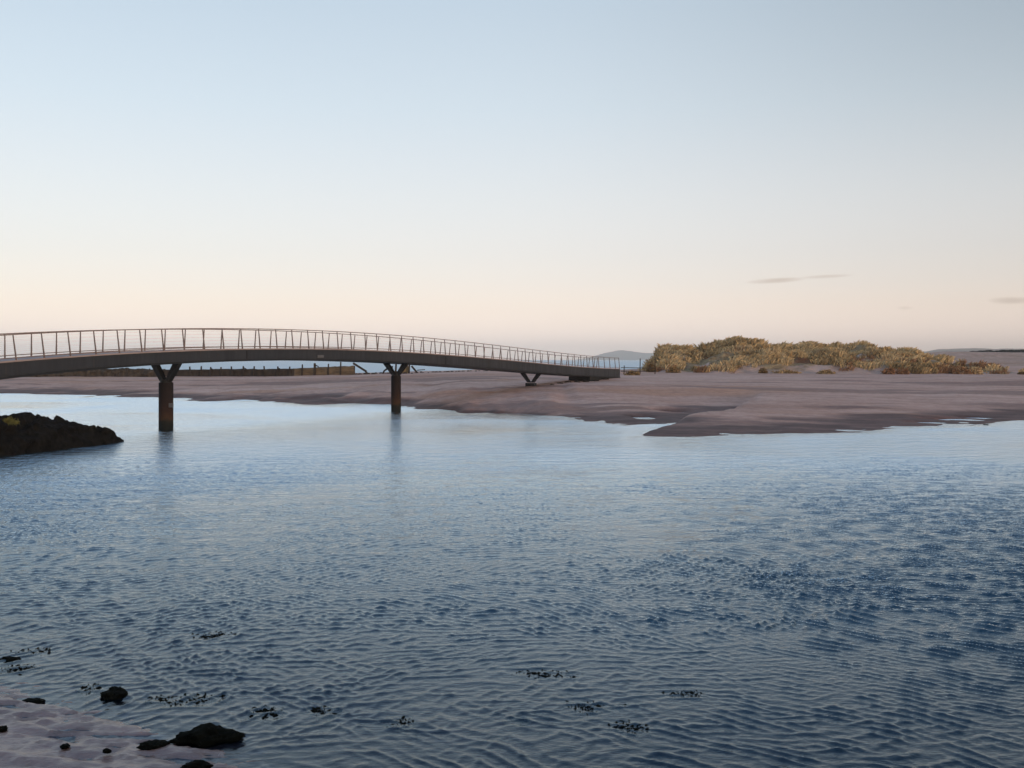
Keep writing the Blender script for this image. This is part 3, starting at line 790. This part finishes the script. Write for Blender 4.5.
# marram grass on the dune
def mat_grass():
    m = NT('marram_grass'); t = m.attr('tone')
    col = m.ramp(t, [(0, (.13, .085, .042, 1)), (.3, (.30, .187, .085, 1)), (.55, (.56, .36, .165, 1)), (.85, (.70, .50, .27, 1)), (.93, (.33, .17, .085, 1)), (1, (.26, .125, .06, 1))])
    return m.fin(col, .9, None, .1)
GRASS = mat_grass()
def grass_field(n, name, label, test, hscale=1.0):
    px = rng.uniform(o_X[0], o_X[-1]-2, n*4); py = rng.uniform(YF, YR+7, n*4)
    h, t, md = dune_h(px, py); dens = fbm(px/4.5, py/4.5, 4, 601)
    keep = test(px, py, t, dens); px, py, h, dens, t_k = px[keep][:n], py[keep][:n], h[keep][:n], dens[keep][:n], t[keep][:n]
    n = len(px); B = 9
    bx = np.repeat(px, B)+rng.normal(0, .28, n*B); by = np.repeat(py, B)+rng.normal(0, .28, n*B); bz = np.repeat(h, B)-.12
    clump = np.repeat(fbm(px/2.0, py/2.0, 3, 603), B)
    H = rng.uniform(.45, 1.25, n*B)*(.8+.6*clump)*hscale*(1+.45*np.repeat(t_k > .8, B)); a = rng.normal(.4, 1.2, n*B)
    lx, ly = np.cos(a)*H*rng.uniform(.2, .8, n*B), np.sin(a)*H*.4
    w = rng.uniform(.025, .06, n*B); wa = rng.uniform(0, 3.14, n*B); wx, wy = np.cos(wa)*w, np.sin(wa)*w
    v = np.stack([np.stack([bx-wx, by-wy, bz], -1), np.stack([bx+wx, by+wy, bz], -1),
                  np.stack([bx+lx*.45+wx*.7, by+ly*.45+wy*.7, bz+H*.75], -1), np.stack([bx+lx, by+ly, bz+H*.95], -1)], 1)
    tone = np.clip(.57+.40*np.repeat(fbm(px/3.2, py/2.4, 4, 605)*1.5, B)+rng.normal(0, .13, n*B), 0, .9)
    red = np.repeat((fbm(px/6, py/4, 3, 607) > .30) & (h < 4.6), B); tone = np.where(red, rng.uniform(.92, 1, n*B), tone)
    me = raw_mesh(name, v.reshape(-1, 3), np.arange(n*B*4).reshape(-1, 4), {'tone': np.repeat(tone, 4)})
    tag(link_mesh(name, me, GRASS), label, 'grass', kind='stuff')
grass_field(9500, 'marram_grass', 'golden marram grass covering the dune', lambda x, y, t, d: (t+.16*d > .10) & (d > .03-.28*sstep(.3, .75, t)+.35*sstep(72, 84, x)) & (x < 90))
# individual shrubs and bracken clumps at the foot of the dune
def shrub(px, py, wpx, hpx, tones, label, seed, Y=None, name='shrub'):
    Y = Y or 164.0; p = at_y(px, py, Y); g = max(float(dune_h(np.array([p.x]), np.array([p.y]))[0][0]), gz(p.x, p.y))
    w, h = wpx*Y/F/2, hpx*Y/F; r = np.random.default_rng(seed); n = 700
    d = r.normal(0, 1, (n, 3)); d /= np.linalg.norm(d, axis=1)[:, None]; d[:, 2] = np.abs(d[:, 2])
    lump = 1+.35*np.array([mnoise.noise(Vector(q)*2.2+Vector((seed, 0, 0))) for q in d])
    c = d*(r.uniform(.45, 1, n)*lump)[:, None]*np.array([w, w*.7, h]); s = r.uniform(.08, .20, n)
    a1 = r.normal(0, 1, (n, 3)); a1 /= np.linalg.norm(a1, axis=1)[:, None]; a2 = np.cross(a1, r.normal(0, 1, (n, 3))); a2 /= np.linalg.norm(a2, axis=1)[:, None]
    v = np.stack([c-a1*s[:, None], c+a2*s[:, None]*.6, c+a1*s[:, None], c-a2*s[:, None]*.6], 1).reshape(-1, 3)
    root = empty(name, (p.x, p.y, g-.1), label, 'shrub', 'shrubs along the foot of the dune')
    tone = np.repeat(np.clip(r.uniform(tones[0], tones[1], n), 0, 1), 4)
    o = link_mesh('foliage', raw_mesh('foliage', v, np.arange(n*4).reshape(-1, 4), {'tone': tone}), GRASS); o.parent = root
    mb = MB()
    for k in range(6):
        e = d[k]*np.array([w, w*.7, h])*.8; mb.tube([(0, 0, -.2), tuple(e*.5), tuple(e)], [.06, .04, .02], 5)
    o = mb.build('stem', TIMB); o.parent = root
for a in [(632, 376.6, 17, 5, (.0, .45), 'low olive shrub between the bridge end and the dune', 21, 146.0),
          (651, 372.5, 9, 11, (.0, .3), 'dark upright bush at the left corner of the dune', 22, 168.0),
          (673, 371.5, 16, 8, (.15, .4), 'dull brown bush low at the left end of the dune', 23),
          (763, 371.6, 10, 6, (.0, .25), 'small dark green bush at the foot below the middle of the dune', 24),
          (786, 371.4, 34, 4, (.1, .6), 'low dark bush just right of the small dark green one', 25),
          (826, 371.5, 20, 5, (.1, .6), 'low brown bush at the dune foot left of the reddish bracken', 26),
          (889, 371.2, 16, 8, (.93, 1), 'left rust-red bracken clump at the dune foot', 27),
          (903, 371.4, 13, 7, (.9, 1), 'smaller rust-red bracken clump touching the left rust-red one', 28),
          (948, 367.5, 22, 6, (.0, .4), 'dark green low bush left of the right bracken bank', 29, 172.0),
          (962, 367.2, 22, 9, (.9, 1), 'large orange-red bracken bank towards the right end of the dune', 30),
          (976, 368.0, 15, 9, (.6, .95), 'yellow-orange shrub at the far right end of the dune', 31),
          (891, 347.8, 24, 3, (.0, .15), 'dark bush on the dune skyline at its lower right', 32, 192.0),
          (1022, 370.5, 9, 3, (.0, .1), 'small dark bush on the sand at the right edge of the photo', 33)]:
    shrub(*a)
# short fence posts where the path leaves the bridge
def fence():
    root = empty('fence', at_y(640, 373, 146.0), 'low wooden rail fence between the bridge end and the dune', 'fence')
    Yf = 148.0
    for px, t in ((624, 365.5), (640, 358.5), (655, 357.0)):
        mb = MB(); a = at_y(px, 374, Yf); mb.taper(a, at_y(px+.2, t, Yf), .14, .14, .11, .11, (1, 0, 0), (0, 1, 0)); mb.build('post', TIMB, root)
    mb = MB(); mb.bar(at_y(621, 367.6, Yf+.12), at_y(656, 368.2, Yf+.12), .10, .22, (0, 1, 0)); mb.build('rail', TIMB, root)
    mb = MB(); mb.bar(at_y(621, 371.2, Yf+.12), at_y(656, 371.2, Yf+.12), .10, .2, (0, 1, 0)); mb.build('rail', TIMB, root)
fence()

# ------------------------------------------------------------------ far land
def ridge(name, pts, Y, depth, mat, label, amp, seed, kind='structure', base=-2.0):
    p = np.array(pts, float); n = int((p[-1, 0]-p[0, 0])*1.6); px = np.linspace(p[0, 0], p[-1, 0], n); py = np.interp(px, p[:, 0], p[:, 1])
    m = 14; V = np.zeros((n, m, 3))
    for j in range(m):
        v = j/(m-1)*2-1; yy = Y+v*depth
        X = (px-512)/F*Y; H = CAM_H-(py-HOR)/F*Y
        V[:, j, 0] = X; V[:, j, 1] = yy; V[:, j, 2] = base+(H-base)*(1-abs(v)**1.8) + fbm(X/(depth*.3)+3, yy/(depth*.3)+X*0, 3, seed)*amp*(1-abs(v))
    return tag(link_mesh(name, raw_mesh(name, V.reshape(-1, 3), grid_faces(n, m)), mat, smooth=True), label, 'hill', kind=kind)
HILLM = mat_basic('far_hill', (.05, .055, .05), (.09, .085, .07), .004, .95, .1, 1, .1)
ridge('far_hill', [(575, 360), (588, 358), (598, 355.2), (606, 352.8), (612, 351.6), (618, 350.3), (622, 350), (628, 350.8), (636, 351.8), (645, 352.6), (656, 353), (680, 353.6), (720, 355), (780, 358), (800, 360)], 9000.0, 500, HILLM, 'pale far hill across the sea', 6, 701)
DARKL = mat_basic('far_heath', (.03, .035, .03), (.06, .06, .05), .02, .95, .1, 1, .1)
ridge('far_coast', [(915, 359), (932, 351.5), (942, 349.4), (955, 348.6), (975, 348.4), (1000, 348.8), (1030, 348.6), (1100, 348), (1200, 349), (1300, 351)], 5200.0, 500, HILLM, 'low blue-grey far coast on the right horizon', 6, 703)
# far-off wood on the coast, reads as one mass
def wood():
    px = rng.uniform(958, 1250, 2600); Y = 560+rng.uniform(-14, 14, 2600)
    top = np.interp(px, [958, 970, 985, 1024, 1250], [354.0, 351.6, 350.6, 349.8, 349.6]) + fbm(px/3.0, px*0, 3, 801)*.7
    X = (px-512)/F*Y; z0 = 6.2; V = []; Fc = []
    H = CAM_H-(top-HOR)/F*Y; n = len(px); s = rng.uniform(1.0, 2.2, n)
    a = np.linspace(0, 2*math.pi, 6)[:-1]
    ring = lambda k, z: np.stack([X[:, None]+np.cos(a)*s[:, None]*k, Y[:, None]+np.sin(a)*s[:, None]*k, np.repeat(z[:, None], 5, 1)], -1)
    v = np.concatenate([ring(.8, X*0+z0-2), ring(1, z0+(H-z0)*.55), ring(.35, H)], 1)       # n,15,3
    b = np.arange(n)[:, None, None]*15
    q = []
    for r_ in (0, 5):
        for k in range(5): q.append([r_+k, r_+(k+1) % 5, r_+5+(k+1) % 5, r_+5+k])
    q.append([10, 11, 12, 13])
    f = (b+np.array(q)[None]).reshape(-1, 4)
    m = mat_basic('pine_wood', (.004, .006, .007), (.012, .015, .014), .1, .95, .3, 1, .1)
    tag(link_mesh('far_wood', raw_mesh('far_wood', v.reshape(-1, 3), f), m), 'dark far-off pine wood along the right horizon', 'wood', kind='stuff')
wood()

# ------------------------------------------------------------------ air
def haze():
    bm = bmesh.new(); bmesh.ops.create_cube(bm, size=1)
    for v in bm.verts: v.co = Vector((v.co.x*36000, v.co.y*11600+5200, (v.co.z+.5)*160-8))
    me = bpy.data.meshes.new('haze'); bm.to_mesh(me); bm.free()
    m = bpy.data.materials.new('air'); m.use_nodes = True; t = m.node_tree
    for nd in list(t.nodes):
        if nd.type != 'OUTPUT_MATERIAL': t.nodes.remove(nd)
    pv = t.nodes.new('ShaderNodeVolumePrincipled'); pv.inputs['Color'].default_value = (1, .975, .95, 1); pv.inputs['Density'].default_value = 1.5e-4
    pv.inputs['Anisotropy'].default_value = .88
    out = [n for n in t.nodes if n.type == 'OUTPUT_MATERIAL'][0]; t.links.new(pv.outputs[0], out.inputs['Volume'])
    o = link_mesh('haze', me, m); tag(o, 'thin evening haze over the sea', 'haze', kind='stuff'); o.visible_shadow = True
haze()

# ------------------------------------------------------------------ sky, sun, camera
SUN_EL, SUN_ROT = math.radians(4), math.radians(135)
w = bpy.data.worlds.new('World'); scene.world = w; w.use_nodes = True
t = w.node_tree; t.nodes.clear()
def wn(typ, **kw):
    n = t.nodes.new(typ)
    for k, v in kw.items(): setattr(n, k, v)
    return n
out = wn('ShaderNodeOutputWorld')
sky = wn('ShaderNodeTexSky', sky_type='NISHITA', sun_disc=False, sun_elevation=SUN_EL, sun_rotation=SUN_ROT, dust_density=1.2, ozone_density=2.0)
b1 = wn('ShaderNodeBackground'); b1.inputs[1].default_value = .10; t.links.new(sky.outputs[0], b1.inputs[0])
tc = wn('ShaderNodeTexCoord'); sep = wn('ShaderNodeSeparateXYZ'); t.links.new(tc.outputs['Generated'], sep.inputs[0])
def wm(op, a, b=0., c=None, clamp=False):
    n = wn('ShaderNodeMath', operation=op, use_clamp=clamp)
    for i, v in enumerate((a, b) if c is None else (a, b, c)):
        if isinstance(v, bpy.types.NodeSocket): t.links.new(v, n.inputs[i])
        else: n.inputs[i].default_value = v
    return n.outputs[0]
el = wm('ARCSINE', sep.outputs[2]); elf = wm('MULTIPLY', el, 2/math.pi, clamp=True)       # 0 horizon .. 1 zenith
ramp = wn('ShaderNodeValToRGB'); e = ramp.color_ramp.elements
STOPS = [(0, (232, 212, 199)), (1.2, (239, 220, 206)), (3, (243, 228, 213)), (4.3, (240, 232, 223)), (6, (237, 235, 231)), (9, (230, 234, 236)), (14, (213, 226, 236)), (19, (198, 214, 228)), (30, (168, 194, 220)), (50, (134, 171, 213)), (85, (110, 150, 202))]
NISH = [(.91, .65, .2), (1.45, 1.2, .45), (1.73, 1.83, 1.03), (1.6, 1.95, 1.4), (1.47, 2.04, 1.76), (1.22, 1.89, 2.01), (.9, 1.54, 1.98), (.71, 1.26, 1.78), (.47, .87, 1.36), (.28, .54, .9), (.2, .37, .64)]
while len(e) < len(STOPS): e.new(.5)
for i, (d, c) in enumerate(STOPS):
    e[i].position = d/90; e[i].color = [max(a-.10*b, 0) for a, b in zip([q*np.interp(d, [0, 1.2, 3, 4.3, 6, 9, 14], [1.62, 1.46, 1.24, 1.13, 1.06, 1.03, 1.01]) for q in lin(*c)[:3]], NISH[i])]+[1]
t.links.new(elf, ramp.inputs[0])
# a little darker towards the right of the view
azf = wn('ShaderNodeMapRange', interpolation_type='SMOOTHSTEP'); t.links.new(sep.outputs[0], azf.inputs[0])
for i, v in enumerate((-.05, .75, 0, 1.0)): azf.inputs[i+1].default_value = v
azk = wn('ShaderNodeMapRange', interpolation_type='SMOOTHSTEP'); t.links.new(el, azk.inputs[0])
for i, v in enumerate((math.radians(7), math.radians(20), .24, .50)): azk.inputs[i+1].default_value = v
azm = wm('SUBTRACT', 1.0, wm('MULTIPLY', azf.outputs[0], azk.outputs[0]))
# thin clouds low over the dune: direction (sideways, up) of each streak
cl = None
az = wm('DIVIDE', sep.outputs[0], sep.outputs[1]); up = wm('DIVIDE', sep.outputs[2], sep.outputs[1])
nz = wn('ShaderNodeTexNoise'); nz.inputs['Scale'].default_value = 30; nz.inputs['Detail'].default_value = 5
mp = wn('ShaderNodeMapping'); mp.inputs['Scale'].default_value = (.9, 1, 6); t.links.new(tc.outputs['Generated'], mp.inputs[0]); t.links.new(mp.outputs[0], nz.inputs['Vector'])
for px, py, hw, hh, tilt, k in ((776, 280.5, 32, 3.0, -.06, 1.0), (826, 276.5, 30, 2.0, -.05, .7), (1012, 300.5, 26, 4.0, .0, .8), (905, 308, 9, 2.0, 0, .35), (1080, 312, 60, 5, 0, .7)):
    a = wm('MULTIPLY_ADD', az, F/hw, -(px-512)/hw)
    b = wm('ADD', wm('MULTIPLY_ADD', up, F/hh, -(HOR-py)/hh), wm('MULTIPLY', a, tilt*hw/hh))
    r2 = wm('ADD', wm('MULTIPLY', a, a), wm('MULTIPLY', b, b))
    v = wm('SUBTRACT', 1.0, r2, clamp=True)
    v = wm('MULTIPLY', v, k)
    cl = v if cl is None else wm('MAXIMUM', cl, v)
cl = wm('MULTIPLY', cl, wm('MULTIPLY_ADD', nz.outputs['Fac'], 2.6, -.25, clamp=True), clamp=True)
front = wm('GREATER_THAN', sep.outputs[1], 0.05); cl = wm('MULTIPLY', cl, front)
mx = wn('ShaderNodeMix', data_type='RGBA', blend_type='MIX'); t.links.new(wm('MULTIPLY', cl, 1.0, clamp=True), mx.inputs[0]); t.links.new(ramp.outputs[0], mx.inputs[6]); mx.inputs[7].default_value = lin(203, 180, 174)
mul = wn('ShaderNodeMix', data_type='RGBA', blend_type='MULTIPLY'); mul.inputs[0].default_value = 1; t.links.new(mx.outputs[2], mul.inputs[6]); t.links.new(azm, mul.inputs[7])
b2 = wn('ShaderNodeBackground'); b2.inputs[1].default_value = 1.0; t.links.new(mul.outputs[2], b2.inputs[0])
add = wn('ShaderNodeAddShader'); t.links.new(b1.outputs[0], add.inputs[0]); t.links.new(b2.outputs[0], add.inputs[1]); t.links.new(add.outputs[0], out.inputs[0])

sd = Vector((math.sin(SUN_ROT)*math.cos(SUN_EL), math.cos(SUN_ROT)*math.cos(SUN_EL), math.sin(SUN_EL)))
L = bpy.data.lights.new('sun', 'SUN'); L.energy = 1.1; L.angle = math.radians(10); L.color = (1, .74, .50)
so = bpy.data.objects.new('sun', L); COL.objects.link(so); so.rotation_euler = (-sd).to_track_quat('-Z', 'Y').to_euler(); so.location = sd*300

cam = bpy.data.cameras.new('camera'); co = bpy.data.objects.new('camera', cam); COL.objects.link(co)
cam.sensor_width = 36; cam.lens = 36*F/1024; cam.shift_y = -(384-HOR)/1024; cam.clip_start = .1; cam.clip_end = 60000
co.location = (0, 0, CAM_H); co.rotation_euler = (math.pi/2, 0, 0); scene.camera = co

scene.render.engine = 'CYCLES'
scene.cycles.use_denoising = True
scene.cycles.max_bounces = 6; scene.cycles.diffuse_bounces = 2; scene.cycles.glossy_bounces = 3; scene.cycles.transparent_max_bounces = 12; scene.cycles.volume_bounces = 2
scene.view_settings.view_transform = 'Standard'; scene.view_settings.look = 'None'; scene.view_settings.exposure = 0; scene.view_settings.gamma = 1
